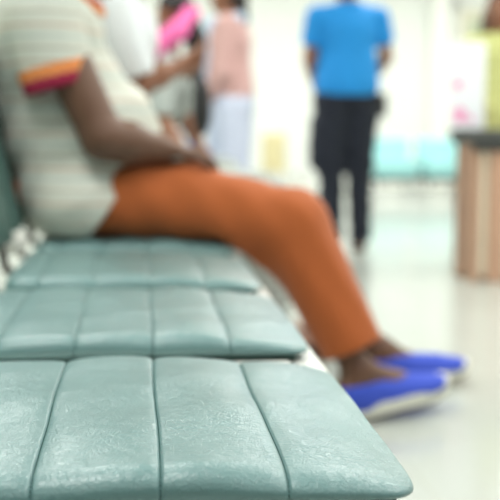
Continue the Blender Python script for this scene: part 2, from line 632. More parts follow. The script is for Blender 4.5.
# pilaster and glazed door in the far wall
struct('trim_1', (3.56, YB - .16, 0), (3.80, YB, CEIL), M['trim'], .01)
d = empty('door_1', (4.35, YB, 0)); d['kind'] = 'structure'
fr = MB()
fr.box((3.86, YB - .05, 0), (3.94, YB, 2.3), .004).box((4.76, YB - .05, 0), (4.84, YB, 2.3), .004).box((3.86, YB - .05, 2.22), (4.84, YB, 2.3), .004)
fr.build('door_frame', M['trim'], d)
lf = MB().box((3.95, YB - .035, .01), (4.75, YB - .005, 2.21), .004).build('door_leaf', M['cream'], d)
MB().box((4.07, YB - .042, 1.0), (4.63, YB - .034, 2.08), .002).build('glass_pane', M['glasspane'], lf)
MB().tube([(4.02, YB - .035, 1.02), (4.02, YB - .08, 1.02), (4.13, YB - .08, 1.02)], .009).build('door_handle', M['chrome'], lf, smooth=True)

# ceiling lights, plus the unseen rear pair added for highlights on the seat edges
for i, (x, y) in enumerate(LIGHT_SPOTS):
    e = empty('ceiling_light', (x, y, CEIL))
    tag(e, 'flush white ceiling light panel above the waiting area', 'ceiling light', 'ceiling light panels')
    f_ = MB()
    w, h = .62, .62
    f_.box((x - w, y - h, CEIL - .05), (x + w, y - h + .03, CEIL)).box((x - w, y + h - .03, CEIL - .05), (x + w, y + h, CEIL))
    f_.box((x - w, y - h, CEIL - .05), (x - w + .03, y + h, CEIL)).box((x + w - .03, y - h, CEIL - .05), (x + w, y + h, CEIL))
    f_.build('frame', M['white_metal'], e)
    MB().box((x - w + .03, y - h + .03, CEIL - .03), (x + w - .03, y + h - .03, CEIL - .01)).build('diffuser', M['diffuser'], e)
    ld = bpy.data.lights.new('panel_lamp', 'AREA')
    ld.shape = 'SQUARE'
    ld.size = 1.15
    ld.energy = LIGHT_POWER * (1.08 if y > 6 else .85 if y > 0 else .3)
    ld.color = (1, .99, .965)
    lo_ = bpy.data.objects.new('panel_lamp', ld)
    COL.objects.link(lo_)
    lo_.parent = e
    lo_.location = (0, 0, -.055)

# ------------------------------------------------------------------ waiting chairs
PAD_Z, PAD_T = .438, .043
X0, X1 = -.262, .232
SEAMS = [-.195, -.0925, .013, .120]
PITCH_Y, PAD_W, Y1 = .564, .460, .812

def pad_mesh(name, y0, fine=True):
    # dense columns near the seams and both ends
    n = 150 if fine else 84
    ts = (X1 - X0)
    xs = set(np.linspace(X0, X1, n).tolist())
    for s_ in SEAMS:
        for q in (-.006, -.004, -.0026, -.0015, -.0006, 0, .0006, .0015, .0026, .004, .006):
            xs.add(s_ + q)
    for e in (X0, X1):
        sg = 1 if e == X0 else -1
        for q in (0, .0003, .001, .002, .0035, .006, .009, .013, .018, .024, .03, .036):
            xs.add(e + sg * q)
    xs = sorted(xs)
    hw0, T0 = PAD_W / 2, PAD_T - .008
    PZ = PAD_Z + .008
    yc = y0 + hw0
    edges = [X0] + SEAMS + [X1]
    rows = []
    nb = 26 if fine else 14
    nt = 60 if fine else 30
    for x in xs:
        # end rounding
        rad_y, re = .030, .034
        dist = min(x - X0, X1 - x)
        qy = max(0, 1 - dist / rad_y)
        cy = math.sqrt(max(0, 1 - qy * qy))
        qz = max(0, 1 - dist / re)
        cz = (max(0, 1 - qz ** 2.2)) ** (1 / 2.2)
        # pillow between seams
        for i in range(5):
            if edges[i] - 1e-9 <= x <= edges[i + 1] + 1e-9:
                a, b = edges[i], edges[i + 1]
                t = (x - a) / (b - a)
                la = 1 if i == 0 else 0
                lb = 1 if i == 4 else 0
                g = 0
                da, db = x - a, b - x
                if not la:
                    g += math.exp(-da / .008) * .0026 + math.exp(-(da / .0012) ** 2) * .0024
                if not lb:
                    g += math.exp(-db / .008) * .0026 + math.exp(-(db / .0012) ** 2) * .0024
                g -= .0012 * math.sin(math.pi * min(max(t, 0), 1))
        waterfall = .022 * max(0, (x - (X1 - .19)) / .19) ** 1.4
        hw = hw0 - .030 * (1 - cy) - g * .8
        zt = PZ + .012 + (T0 - .012 - g - waterfall) * (.30 + .70 * cz)
        zb = PZ
        ry, rz = .036, (zt - zb) * .64
        hc = min(.0125, (zt - zb) * .32)
        prof = [(0, zb), (hw * .5, zb), (hw - .020, zb), (hw - .017, zb + .0005)]
        for k in range(1, 6):
            a = math.pi / 2 * (k / 5)
            prof.append((hw - .020 + .018 * math.sin(a), zb + hc - (hc - .0005) * math.cos(a)))
        zf = zt - rz
        for k in range(nb + 1):
            a = math.pi / 2 * k / nb
            c_, s_ = max(0, math.cos(a)) ** .85, math.sin(a)
            prof.append((hw - ry + (ry - .0) * c_ * (1 - .0015 / ry * (1 - s_)), zf + (rz - .002) * s_))
        for k in range(1, nt // 2 + 1):
            q = k / (nt // 2)
            yy = (hw - ry) * (1 - q)
            prof.append((yy, zt - .002 + .002 * (1 - (1 - q) ** 2)))
        full = [(-a, b) for a, b in prof[1:]] + [(a, b) for a, b in reversed(prof[:-1])]
        full = [(0, zb)] + full
        # remove duplicates at the middle top
        rows.append([(x, yc + a, b) for a, b in full])
    m = len(rows[0])
    v = [p for r_ in rows for p in r_]
    # seam meander and soft sag
    vv = []
    for (x, y, z) in v:
        wob = .0018 * math.sin((y - y0) * 11 + x * 4 + 1.0) * (1 if abs(x - X0) > .02 and abs(X1 - x) > .02 else 0) * math.sin(math.pi * min(1, max(0, (y - y0) / PAD_W)))
        k = max(0, min(1, (z - PAD_Z - .012) / .014))
        zz = z + k * (.0011 * math.sin(x * 31 + y * 17) + .0008 * math.sin(y * 41 - x * 23))
        vv.append((x + wob, y, zz))
    f = [(i * m + j, i * m + (j + 1) % m, (i + 1) * m + (j + 1) % m, (i + 1) * m + j) for i in range(len(rows) - 1) for j in range(m)]
    f = [tuple(reversed(q)) for q in f]
    f += [tuple(range(m)), tuple(reversed(range((len(rows) - 1) * m, len(rows) * m)))]
    me = bpy.data.meshes.new(name)
    me.from_pydata(vv, [], f)
    me.update()
    # locate the seam lines for stitching
    lines = []
    for s_ in SEAMS:
        i = min(range(len(xs)), key=lambda q: abs(xs[q] - s_))
        lines.append([vv[i * m + j] for j in range(m)])
    return me, lines

def stitches(lines, parent):
    for ln in lines:
        mb = MB()
        pts = [Vector(p) for p in ln if p[2] > PAD_Z + .014]
        # walk the line and lay short stitches
        acc, cur = 0, pts[0]
        path = [pts[0]]
        for a, b in zip(pts, pts[1:]):
            L_ = (b - a).length
            if L_ < 1e-6:
                continue
            t = (.0011 - acc) if acc < .0011 else 0
            acc += L_
            path.append(b)
        # resample
        step, res, rem = .0011, [path[0]], 0
        for a, b in zip(path, path[1:]):
            L_ = (b - a).length
            s_ = step - rem
            while s_ <= L_:
                res.append(a + (b - a) * (s_ / L_))
                s_ += step
            rem = (rem + L_) % step
        for i in range(0, len(res) - 4, 4):
            up = Vector((0, 0, .0002))
            mb.tube([res[i] + up * .0, res[i + 1] + up * 2, res[i + 2] + up * 2, res[i + 3]], [.0004, .0007, .0007, .0004], 5)
        mb.build('seam_stitching', M['thread'], parent, smooth=True)

def backrest_mesh(y0):
    """padded back, leaning; channelled across"""
    B = []
    n, m = 44, 30
    hw = PAD_W / 2
    yc = y0 + hw
    v = []
    for side in (1, -1):
        for i in range(n + 1):
            q = i / n
            for j in range(m + 1):
                w = -1 + 2 * j / m
                e = (max(0, 1 - abs(w) ** 8) * max(0, 1 - abs(2 * q - 1) ** 10)) ** .5
                ch = abs(math.sin(q * 4 * math.pi)) ** .35
                th = .006 + .018 * e * (.8 + .2 * ch)
                zz = .500 + .455 * q
                xx = -.300 - .105 * q + .02 * (1 - w * w) * -1
                v.append((xx + side * th, yc + w * hw, zz))
    k = (n + 1) * (m + 1)
    f = []
    for i in range(n):
        for j in range(m):
            a = i * (m + 1) + j
            f.append((a, a + 1, a + m + 2, a + m + 1))
            f.append((k + a, k + a + m + 1, k + a + m + 2, k + a + 1))
    for i in range(n):
        a = i * (m + 1)
        f.append((a, a + m + 1, k + a + m + 1, k + a))
        a += m
        f.append((a, k + a, k + a + m + 1, a + m + 1))
    for j in range(m):
        f.append((j, k + j, k + j + 1, j + 1))
        a = n * (m + 1) + j
        f.append((a, a + 1, k + a + 1, k + a))
    mb = MB().add(v, f)
    return mb

def bench(root, ys, rail, fine):
    y_lo, y_hi = ys[0], ys[-1] + PAD_W
    for i, y0 in enumerate(ys):
        me, lines = pad_mesh('seat_pad', y0, fine)
        p = link('seat_pad', me, M['vinyl'], root)
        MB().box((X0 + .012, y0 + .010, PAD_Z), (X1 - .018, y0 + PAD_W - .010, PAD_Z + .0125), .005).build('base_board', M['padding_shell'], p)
        if fine or i == 0:
            stitches(lines, p)
        if fine:
            MB().tube([(-.0945, y0 + .004, PAD_Z + .002), (-.0942, y0 + .001, PAD_Z + .009), (-.0945, y0 + .0015, PAD_Z + .0145)], .0010, 6).build('loose_thread', M['pale_thread'], p, smooth=True)
        mb = MB()
        mb.box((X0 + .02, y0 + .030, PAD_Z - .014), (X1 - .022, y0 + PAD_W - .030, PAD_Z), .004)
        mb.build('seat_pan', M['white_metal'], root)
        backrest_mesh(y0).build('backrest', M['back_vinyl'], root, smooth=True)
        for yy in (y0 + .09, y0 + PAD_W - .09):
            b = MB()
            b.tube([(-.16, yy, PAD_Z - .022), (-.262, yy, PAD_Z - .020), (-.300, yy, PAD_Z + .01), (-.322, yy, PAD_Z + .10), (-.345, yy, PAD_Z + .22)], .011, 10)
            b.build('back_bracket', M['dark_metal'], root, smooth=True)
    MB().box((-.08, y_lo + .02, PAD_Z - .094), (-.02, y_hi - .02, PAD_Z - .036), .008).build('beam', M['white_metal'], root)
    for yy in [y + PAD_W / 2 for y in ys]:
        MB().box((-.20, yy - .03, PAD_Z - .038), (.18, yy + .03, PAD_Z - .012), .004).build('cross_bracket', M['white_metal'], root)
    if rail:
        # white edging that joins the seats, seen past the cushions' front corners and in the gaps
        MB().box((X1 - .03, y_lo - .080, PAD_Z - .024), (X1 + .018, y_hi + .03, PAD_Z - .001), .009).build('front_rail', M['white_metal'], root, smooth=False)
        for y0 in ys[1:]:
            MB().box((-.335, y0 - .075, PAD_Z + .025), (-.268, y0 - .022, PAD_Z + .080), .020).build('pivot_cover', M['white_metal'], root)
        for y0 in ys:
            MB().box((X0 + .02, y0 - .080, PAD_Z - .020), (X1 - .028, y0 + .008, PAD_Z + .003), .006).build('joining_strip', M['white_metal'], root)
    lg = [y_lo + .25] if len(ys) == 1 else [y_lo + .3, (y_lo + y_hi) / 2, y_hi - .3]
    for yy in lg:
        b = MB()
        b.tube([(-.05, yy, PAD_Z - .09), (-.05, yy, .07)], .026, 14)
        b.box((-.30, yy - .025, .022), (.20, yy + .025, .062), .008)
        b.build('leg', M['white_metal'], root, smooth=False)
        for xx in (-.28, .18):
            MB().tube([(xx, yy, 0), (xx, yy, .024)], .02, 12).build('foot_pad', M['rubber'], root, smooth=True)

near_chair = empty('waiting_chair', (0, Y1 + PAD_W / 2, 0))
tag(near_chair, 'pale teal padded vinyl chair with stitched channels, nearest and largest in the foreground', 'chair')
bench(near_chair, [Y1], False, True)
row = empty('waiting_bench', (0, Y1 + PITCH_Y * 2, 0))
tag(row, 'white framed bench of joined pale teal padded seats, behind the nearest chair', 'bench')
bench(row, [Y1 + PITCH_Y * i for i in range(1, 9)], True, False)

# ------------------------------------------------------------------ seated man in orange trousers
def seated_man():
    yn, yf = 2.635, 2.875
    pel = V3(-.17, 2.76, .605)
    hipn, hipf = V3(-.15, yn + .02, .585), V3(-.15, yf - .02, .585)
    knn, knf = V3(.396, yn, .506), V3(.385, yf + .01, .505)
    ann, anf = V3(.558, yn - .055, .124), V3(.690, yf + .02, .108)
    fn, ff = np.array([.935, .36, 0]), np.array([.97, .22, 0])
    shn, shf = V3(-.228, 2.575, 1.040), V3(-.228, 2.945, 1.040)
    eln, elf = V3(-.090, 2.535, .735), V3(-.09, 3.01, .745)
    wrn, wrf = V3(.058, 2.600, .708), V3(.03, 2.92, .718)
    S = Sdf(.03)
    S.ell(pel, (.15, .17, .12)); S.ell((-.14, 2.76, .74), (.17, .165, .16)); S.ell((-.225, 2.76, .97), (.11, .17, .17), k=.06)
    S.cone((-.235, 2.62, 1.055), (-.235, 2.90, 1.055), .062, .062, k=.04)
    S.cone((-.215, 2.76, 1.065), (-.150, 2.76, 1.18), .064, .058, k=.03)
    hc = np.array([-.105, 2.76, 1.235])
    L, R = add_head(S, hc, (1, 0, -.42), (.42, 0, 1), 1.04)
    for sh, el, wr in ((shn, eln, wrn), (shf, elf, wrf)):
        S.cone(sh, el, .062, .053); S.cone(el, el * .6 + wr * .4, .052, .051, k=.02); S.cone(el * .6 + wr * .4, wr, .049, .032, k=.02)
    add_hand(S, wrn, (.78, .62, -.12), (.1, .1, -1), 1, .55, 1.04)
    add_hand(S, wrf, (.8, -.5, -.12), (.1, -.1, -1), -1, .45, 1.04)
    for h, kn, an, f, pt in ((hipn, knn, ann, fn, .16), (hipf, knf, anf, ff, .05)):
        S.cone(h, kn, .085, .058); S.cone(kn, kn * .62 + an * .38 + V3(-.012, 0, 0), .056, .052); S.cone(kn * .62 + an * .38 + V3(-.012, 0, 0), an, .05, .036)
        add_foot(S, an, f, 1.12, pt)
    body = part(S, 'person', M['skin_dark'], None, .0065, origin=(-.1, 2.76, 0))
    tag(body, 'seated person in striped cream polo shirt and orange trousers, blue slip-on shoes', 'person')
    face_parts(L, R, body, 1.04)
    hair_part(L, R, body, M['hair'], 1.04)
    # trousers
    T = Sdf(.03)
    T.ell(pel + V3(0, 0, -.01), (.17, .19, .105))
    for h, kn, an, tw in ((hipn, knn, ann, 1), (hipf, knf, V3(.615, yf + .02, .108), .86)):
        T.cone(h + V3(.04, 0, .002), h * .5 + kn * .5 + V3(0, 0, .024), .102 * tw, .098 * tw, k=.03)
        T.cone(h * .5 + kn * .5 + V3(0, 0, .024), kn, .098 * tw, .094 * tw, k=.02)
        T.cone(kn + V3(-.004, 0, 0), an + V3(-.014, 0, .062), .098 * tw, .083 * tw, k=.02)
        # cloth folds at hip and behind the knee
        T.cone(h + V3(.10, 0, .075), h + V3(.24, -.02, .085), .018, .008, k=.03)
        T.cone(kn + V3(-.07, 0, -.055), kn + V3(.03, 0, -.12), .050 * tw, .050 * tw, k=.03)
    T.cone((-.05, 2.76, .68), (.02, 2.68, .68), .02, .012, k=.03)
    hz = .178
    dn = unit(np.array(ann) - np.array(knn))
    T.cut(ann + V3(0, 0, .072), dn)
    def ex(X, G):
        fold = .0022 * np.sin(X[..., 0] * 55 + X[..., 2] * 34 + 2 * np.sin(X[..., 1] * 30)) * np.clip((X[..., 2] - .1) * 5, 0, 1)
        G = G + fold
        return np.where(X[..., 0] < .20, np.maximum(G, .482 - X[..., 2]), G)
    part(T, 'trousers', M['orange'], body, .0065, ex)
    # polo shirt
    P = Sdf(.04)
    P.ell((-.150, 2.76, .735), (.205, .205, .185)); P.ell((-.235, 2.76, .965), (.150, .200, .190), k=.10)
    P.ell((-.165, 2.76, .60), (.150, .20, .125), k=.05); P.ell((-.145, 2.76, .575), (.165, .245, .135), k=.04)
    P.cone((-.235, 2.62, 1.050), (-.235, 2.90, 1.050), .085, .085, k=.05)
    P.cone((-.225, 2.76, 1.05), (-.190, 2.76, 1.10), .095, .082, k=.04)
    P.cut((-.185, 2.76, 1.108), (.5, 0, 1))
    P.cut((-.127, 2.76, .498), (.80, 0, -.60))
    def exs(X, G):
        return np.maximum(G + .003 * np.sin(X[..., 0] * 38 - X[..., 2] * 46 + 1.5 * np.sin(X[..., 1] * 25)), .488 - X[..., 2])
    part(P, 'polo_shirt', M['shirt'], body, .0065, exs)
    for sh, el in ((shn, eln), (shf, elf)):
        Q = Sdf(.03)
        sh, el = np.array(sh, float), np.array(el, float)
        a = unit(el - sh)
        ln = .172
        # the sleeve hangs almost straight down and flares
        e2 = sh + np.array([.040, (-.015 if sh[1] < 2.76 else .015), -.225])
        a2 = unit(e2 - sh)
        Q.cone(sh, e2 + a2 * .05, .088, .082)
        Q.cone(sh + np.array([-.01, 0, -.02]), sh + np.array([.02, 0, -.12]), .090, .086)
        endp = sh + a2 * .188
        hemn = unit(np.array([.24, 0, -.97]))
        Q.cut(endp, hemn)
        def mf(c, endp=endp, hemn=hemn):
            t = (c - endp) @ hemn
            return np.where(t > -.028, 2, np.where(t > -.056, 1, 0))
        part(Q, 'sleeve', [M['shirt'], M['band_orange'], M['band_maroon']], body, .0065, matfn=mf)
    for rr, dz, mm in ((.082, 0, M['band_orange']), (.076, .016, M['band_maroon'])):
        C = Sdf(.006)
        q = lambda a: (-.180 + rr * math.cos(a), 2.76 + rr * math.sin(a), 1.098 + dz - .040 * math.cos(a))
        for i in range(20):
            C.cone(q(2 * math.pi * i / 20), q(2 * math.pi * (i + 1) / 20), .0125, .0125)
        part(C, 'collar', mm, body, .005)
    shoe(body, (ann[0] + .030, ann[1], 0), fn, .12, M['shoe'], M['sole'], 1.21, .028, M['undersole'], .006)
    shoe(body, (anf[0] + .034, anf[1], 0), ff, .05, M['shoe'], M['sole'], 1.20, .026, M['undersole'], .006)
seated_man()

# ------------------------------------------------------------------ the other people
def standing(cx, cy, face, skin, hairm, H=1.72, s=1.0, arm_n=None, arm_f=None, name='person', label='', leg_gap=.09, w=.19, stance=(0, 0)):
    """returns body SDF and joints for a standing figure; face = heading vector"""
    f = unit([face[0], face[1], 0]); r = np.cross(f, [0, 0, 1.0])
    k = H / 1.72
    W = lambda a, b, z: np.array([cx, cy, 0]) + f * a * k + r * b * k + np.array([0, 0, z * k])
    S = Sdf(.03)
    S.ell(W(0, 0, .96), np.array([.11, .165, .12]) * k, np.stack([f, r, [0, 0, 1]], 1))
    S.ell(W(0, 0, 1.12), np.array([.10, .14, .16]) * k, np.stack([f, r, [0, 0, 1]], 1))
    S.ell(W(-.005, 0, 1.31), np.array([.105, .165, .15]) * k, np.stack([f, r, [0, 0, 1]], 1), k=.05)
    S.cone(W(-.01, -w + .05, 1.415), W(-.01, w - .05, 1.415), .05 * k, .05 * k, k=.04)
    S.cone(W(-.015, 0, 1.42), W(.005, 0, 1.52), .055 * k, .05 * k)
    L, R = add_head(S, W(.02, 0, 1.60), f, (0, 0, 1), k)
    J = {}
    for sd in (1, -1):
        hip, kn, an = W(0, sd * .085, .93), W(.015, sd * (leg_gap + stance[0]), .50), W(-.02, sd * (leg_gap + stance[1]), .085)
        S.cone(hip, kn, .080 * k, .048 * k, k=.02); S.cone(kn, kn * .6 + an * .4 - f * .012, .047 * k, .047 * k, k=.01); S.cone(kn * .6 + an * .4 - f * .012, an, .046 * k, .034 * k, k=.02)
        add_foot(S, an, f + r * sd * .2, k)
        J[sd] = dict(hip=hip, kn=kn, an=an)
    arms = {1: arm_n, -1: arm_f}
    for sd in (1, -1):
        a = arms[sd] or ((.0, .235, 1.12), (.06, .235, .88))
        sh, el, wr = W(-.01, sd * w, 1.395), W(a[0][0], sd * a[0][1], a[0][2]), W(a[1][0], sd * a[1][1], a[1][2])
        S.cone(sh, el, .048 * k, .038 * k); S.cone(el, el * .6 + wr * .4, .038 * k, .037 * k, k=.02); S.cone(el * .6 + wr * .4, wr, .036 * k, .025 * k, k=.02)
        nrm = -r * sd if a[1][2] < 1.0 else np.array([0, 0, -1.0]) * .3 - r * sd
        add_hand(S, wr, wr - el, nrm, 1 if sd == -1 else -1, .4, k)
        J[sd].update(sh=sh, el=el, wr=wr)
    body = part(S, name, skin, None, .0075, origin=(cx, cy, 0))
    tag(body, label, 'person')
    face_parts(L, R, body, k)
    return body, W, J, L, R, f, r, k

def torso_cloth(W, J, f, r, k, zlo, zneck=1.475, fat=1.0, flare=0):
    R3 = np.stack([f, r, [0, 0, 1]], 1)
    P = Sdf(.03)
    P.ell(W(0, 0, 1.00), np.array([.145, .190, .16]) * k * fat, R3)
    P.ell(W(.005, 0, 1.13), np.array([.135, .175, .17]) * k * fat, R3, k=.05)
    P.ell(W(0, 0, 1.31), np.array([.130, .185, .15]) * k * fat, R3, k=.06)
    P.cone(W(-.01, -.13, 1.405), W(-.01, .13, 1.405), .068 * k, .068 * k, k=.05)
    P.cone(W(-.015, 0, 1.43), W(-.005, 0, 1.47), .075 * k, .070 * k)
    P.cut(W(0, 0, zneck), (0, 0, 1)); P.cut(W(0, 0, zlo), (0, 0, -1))
    return P

def sleeves(J, body, m, frac, k, r0=.068, r1=.062, name='sleeve', full=False):
    for sd in (1, -1):
        j = J[sd]
        Q = Sdf(.02)
        if full:
            Q.cone(j['sh'], j['el'], r0 * k, r1 * k); Q.cone(j['el'], j['wr'], r1 * k, r1 * .72 * k)
            e = j['el'] + (j['wr'] - j['el']) * frac
            Q.cut(e, j['wr'] - j['el'])
            def keep(X, G): return G
        else:
            e = j['sh'] + (j['el'] - j['sh']) * frac
            Q.cone(j['sh'], j['sh'] + (j['el'] - j['sh']) * (frac + .2), r0 * k, r1 * k)
            Q.cut(e, j['el'] - j['sh'])
        part(Q, name, m, body, .007)

def plain_shoes(J, body, f, r, m, k):
    for sd in (1, -1):
        an = J[sd]['an']
        shoe(body, (an[0], an[1], 0), f + r * sd * .2, 0, m, M['rubber'], .98 * k, .02, None, .005, opening=False)

# man in blue, seen from behind
body, W, J, L, R, f, r, k = standing(1.27, 6.30, (-.10, 1, 0), M['skin_mid'], M['hair'], 1.76,
    arm_n=((.02, .255, 1.17), (.20, .205, 1.03)), arm_f=((.04, .222, 1.15), (.22, .14, 1.02)),
    label='person standing with back turned, bright blue polo shirt and black trousers', w=.19, leg_gap=.09)
hair_part(L, R, body, M['hair'], k)
P = torso_cloth(W, J, f, r, k, .935, fat=1.06)
part(P, 'polo_shirt', M['blue'], body, .007)
sleeves(J, body, M['blue'], .66, k, .072, .070)
C = Sdf(.01)
for i in range(12):
    q = lambda a: W(-.012 + .07 * math.cos(a), .07 * math.sin(a), 1.475)
    C.cone(q(2 * math.pi * i / 12), q(2 * math.pi * (i + 1) / 12), .013, .013)
part(C, 'collar', M['blue'], body, .005)
T = Sdf(.03)
R3 = np.stack([f, r, [0, 0, 1]], 1)
T.ell(W(0, 0, .94), np.array([.130, .185, .13]) * k, R3)
for sd in (1, -1):
    j = J[sd]
    wide = 1.0
    T.cone(W(0, sd * .09, .90), j['kn'] + np.array([0, 0, .02]), .116 * k, .088 * k); T.cone(j['kn'] + np.array([0, 0, .03]), j['an'] + np.array([0, 0, -.02]), .080 * k, .066 * k)
# baggy thigh pocket on his left leg
T.cone(W(0, -.135, .76), W(.0, -.150, .56), .090 * k, .084 * k, k=.02)
T.cut(W(0, 0, .055), (0, 0, -1)); T.cut(W(0, 0, 1.02), (0, 0, 1))
part(T, 'trousers', M['navy'], body, .007, lambda X, G: G + .003 * np.sin(X[..., 2] * 45 + X[..., 0] * 30))
mb = MB()
pts = [tuple(W(.134 * math.cos(a), .186 * math.sin(a), .965)) for a in [2 * math.pi * i / 24 for i in range(25)]]
plain_shoes(J, body, f, r, M['black'], k)
pc = W(-.02, .205, .88)
po = MB().box((pc[0] - .035, pc[1] - .045, pc[2] - .07), (pc[0] + .035, pc[1] + .045, pc[2] + .07), .012).build('belt_pouch', M['black'], body, smooth=False)

# woman in dusty pink beside him
body, W, J, L, R, f, r, k = standing(.525, 6.00, (-.95, .35, 0), M['skin_mid'], M['hair'], 1.64,
    arm_n=((.01, .20, 1.14), (.16, .17, 1.00)), arm_f=((-.01, .21, 1.12), (.14, .19, .93)),
    label='person standing in dusty pink tunic and loose pale lavender trousers, pale blue scarf in front', w=.165, leg_gap=.075)
hair_part(L, R, body, M['hair'], k, long=[(L(-.08, 0, -.02), L(-.10, 0, -.16), .045, .032)])
P = torso_cloth(W, J, f, r, k, .96, fat=.98)
part(P, 'tunic', M['rose'], body, .007)
sleeves(J, body, M['rose'], .8, k, .062, .056, full=True)
T = Sdf(.035)
T.ell(W(0, 0, .96), np.array([.145, .185, .12]) * k, np.stack([f, r, [0, 0, 1]], 1))
for sd in (1, -1):
    T.cone(W(0, sd * .085, .90), J[sd]['kn'], .118 * k, .112 * k); T.cone(J[sd]['kn'], J[sd]['an'] + np.array([0, 0, -.01]), .112 * k, .095 * k)
T.cut(W(0, 0, .05), (0, 0, -1)); T.cut(W(0, 0, 1.0), (0, 0, 1))
part(T, 'trousers', M['lavender'], body, .007, lambda X, G: G + .004 * np.sin(X[..., 0] * 70 + X[..., 1] * 50))
plain_shoes(J, body, f, r, M['black'], k)
Sc = Sdf(.02)
Sc.cone(W(.10, -.06, 1.42), W(.150, -.05, 1.15), .042, .060); Sc.cone(W(.150, -.05, 1.15), W(.16, -.04, .98), .060, .050)
Sc.cone(W(.10, .07, 1.42), W(.155, .05, 1.16), .042, .060); Sc.cone(W(-.07, -.07, 1.45), W(.10, -.06, 1.42), .03, .03); Sc.cone(W(-.07, .07, 1.45), W(.10, .07, 1.42), .03, .03)
Sc.cone(W(-.07, -.07, 1.45), W(-.07, .07, 1.45), .03, .03)
part(Sc, 'scarf', M['lightblue'], body, .007)
# her blue bag, hung from the near hand
bagp = J[-1]['wr'] + unit(J[-1]['wr'] - J[-1]['el']) * .095
bx_, by_, bz_ = bagp
bag = empty('handbag', (bx_, by_, bz_ - .34))
tag(bag, 'blue handbag held low by the person in dusty pink', 'bag')
B = Sdf(.02)
B.ell((bx_, by_, bz_ - .25), (.10, .045, .085)); B.ell((bx_, by_, bz_ - .20), (.075, .035, .07))
part(B, 'pouch', M['bagblue'], bag, .006)
MB().tube([(bx_ + .06 * math.cos(a), by_, bz_ - .14 + .13 * math.sin(a)) for a in [math.pi * i / 12 for i in range(13)]], .007, 8).build('strap', M['bagblue'], bag, smooth=True)

# seated figures further along the bench
def seated(cy, px, lean, shx, shz, skin, top, low, label, headc, headf, arms, hairm, scarf=None, k=1.0, kneex=.40, top_r=1.0, longhair=None):
    S = Sdf(.03)
    pel = V3(px, cy, .60)
    hp = [V3(px + .02, cy + sd * .09, .575) for sd in (-1, 1)]
    kn = [V3(kneex, cy + sd * .10, .53) for sd in (-1, 1)]
    an = [V3(kneex + .03, cy + sd * .10, .095) for sd in (-1, 1)]
    sh = [V3(shx, cy + sd * .17 * k, shz) for sd in (-1, 1)]
    mid = (pel + V3(shx, cy, shz)) * .5 + V3(-.01, 0, 0)
    S.ell(pel, (.13, .155, .11)); S.cone(pel, V3(shx, cy, shz - .08), .13, .125, k=.05)
    S.cone(sh[0], sh[1], .052, .052, k=.04); S.cone((shx, cy, shz), np.array(headc) * .75 + np.array([shx, cy, shz]) * .25, .056, .05)
    L, R = add_head(S, np.array(headc, float), headf, (-headf[2] * .9, 0, 1), k)
    for i, sd in enumerate((-1, 1)):
        el, wr = np.array(arms[i][0], float), np.array(arms[i][1], float)
        S.cone(sh[i], el, .046, .038); S.cone(el, (el + wr) / 2, .038, .035, k=.02); S.cone((el + wr) / 2, wr, .034, .025, k=.02)
        add_hand(S, wr, wr - el, (.2, -sd * .8, .5), 1 if sd == -1 else -1, .75, .98)
        S.cone(hp[i], kn[i], .082, .056); S.cone(kn[i], an[i], .054, .036); add_foot(S, an[i], (1, sd * .1, 0), 1)
    body = part(S, 'person', skin, None, .0075, origin=(px, cy, 0))
    tag(body, label, 'person')
    face_parts(L, R, body, k)
    hair_part(L, R, body, hairm, k, long=longhair)
    T = Sdf(.03)
    T.ell(pel + V3(0, 0, -.01), (.15, .18, .105))
    for i in (0, 1):
        T.cone(hp[i], kn[i], .095, .080); T.cone(kn[i], an[i] + V3(0, 0, -.01), .078, .062)
    T.cut((0, 0, .09), (0, 0, -1))
    part(T, 'trousers', low, body, .0075, lambda X, G: np.where(X[..., 0] < .2, np.maximum(G, .482 - X[..., 2]), G))
    P = Sdf(.04)
    P.ell(pel + V3(.01, 0, .02), (.155, .185, .12)); P.cone(pel + V3(0, 0, .04), V3(shx, cy, shz - .08), .158 * top_r, .150 * top_r, k=.06)
    P.cone(V3(shx, cy - .13, shz), V3(shx, cy + .13, shz), .072, .072, k=.05)
    P.cone((shx, cy, shz), (shx + .01, cy, shz + .05), .075, .068)
    part(P, 'shirt', top, body, .0075, lambda X, G: np.maximum(G, .488 - X[..., 2]))
    for i in (0, 1):
        el = np.array(arms[i][0], float)
        Q = Sdf(.02).cone(sh[i], el, .072, .064)
        Q.cut(sh[i] + (el - sh[i]) * .93, el - sh[i])
        part(Q, 'sleeve', top, body, .0075)
    for i, sd in enumerate((-1, 1)):
        shoe(body, (an[i][0], an[i][1], 0), np.array([1, sd * .1, 0]), 0, M['black'], M['rubber'], .98, .02, None, .005, opening=False)
    return body, L, R

# leaning forward in white, looking at a phone
b1, L1, R1 = seated(3.42, -.20, .2, -.085, 1.13, M['skin_mid'], M['white_cloth'], M['check'],
    'seated person in white shirt leaning forward with both bare forearms raised together',
    (.05, 3.42, 1.325), (1, 0, -.55),
    [((-.005, 3.255, .90), (.13, 3.36, .955)), ((.0, 3.60, .90), (.135, 3.48, .965))], M['hair'])
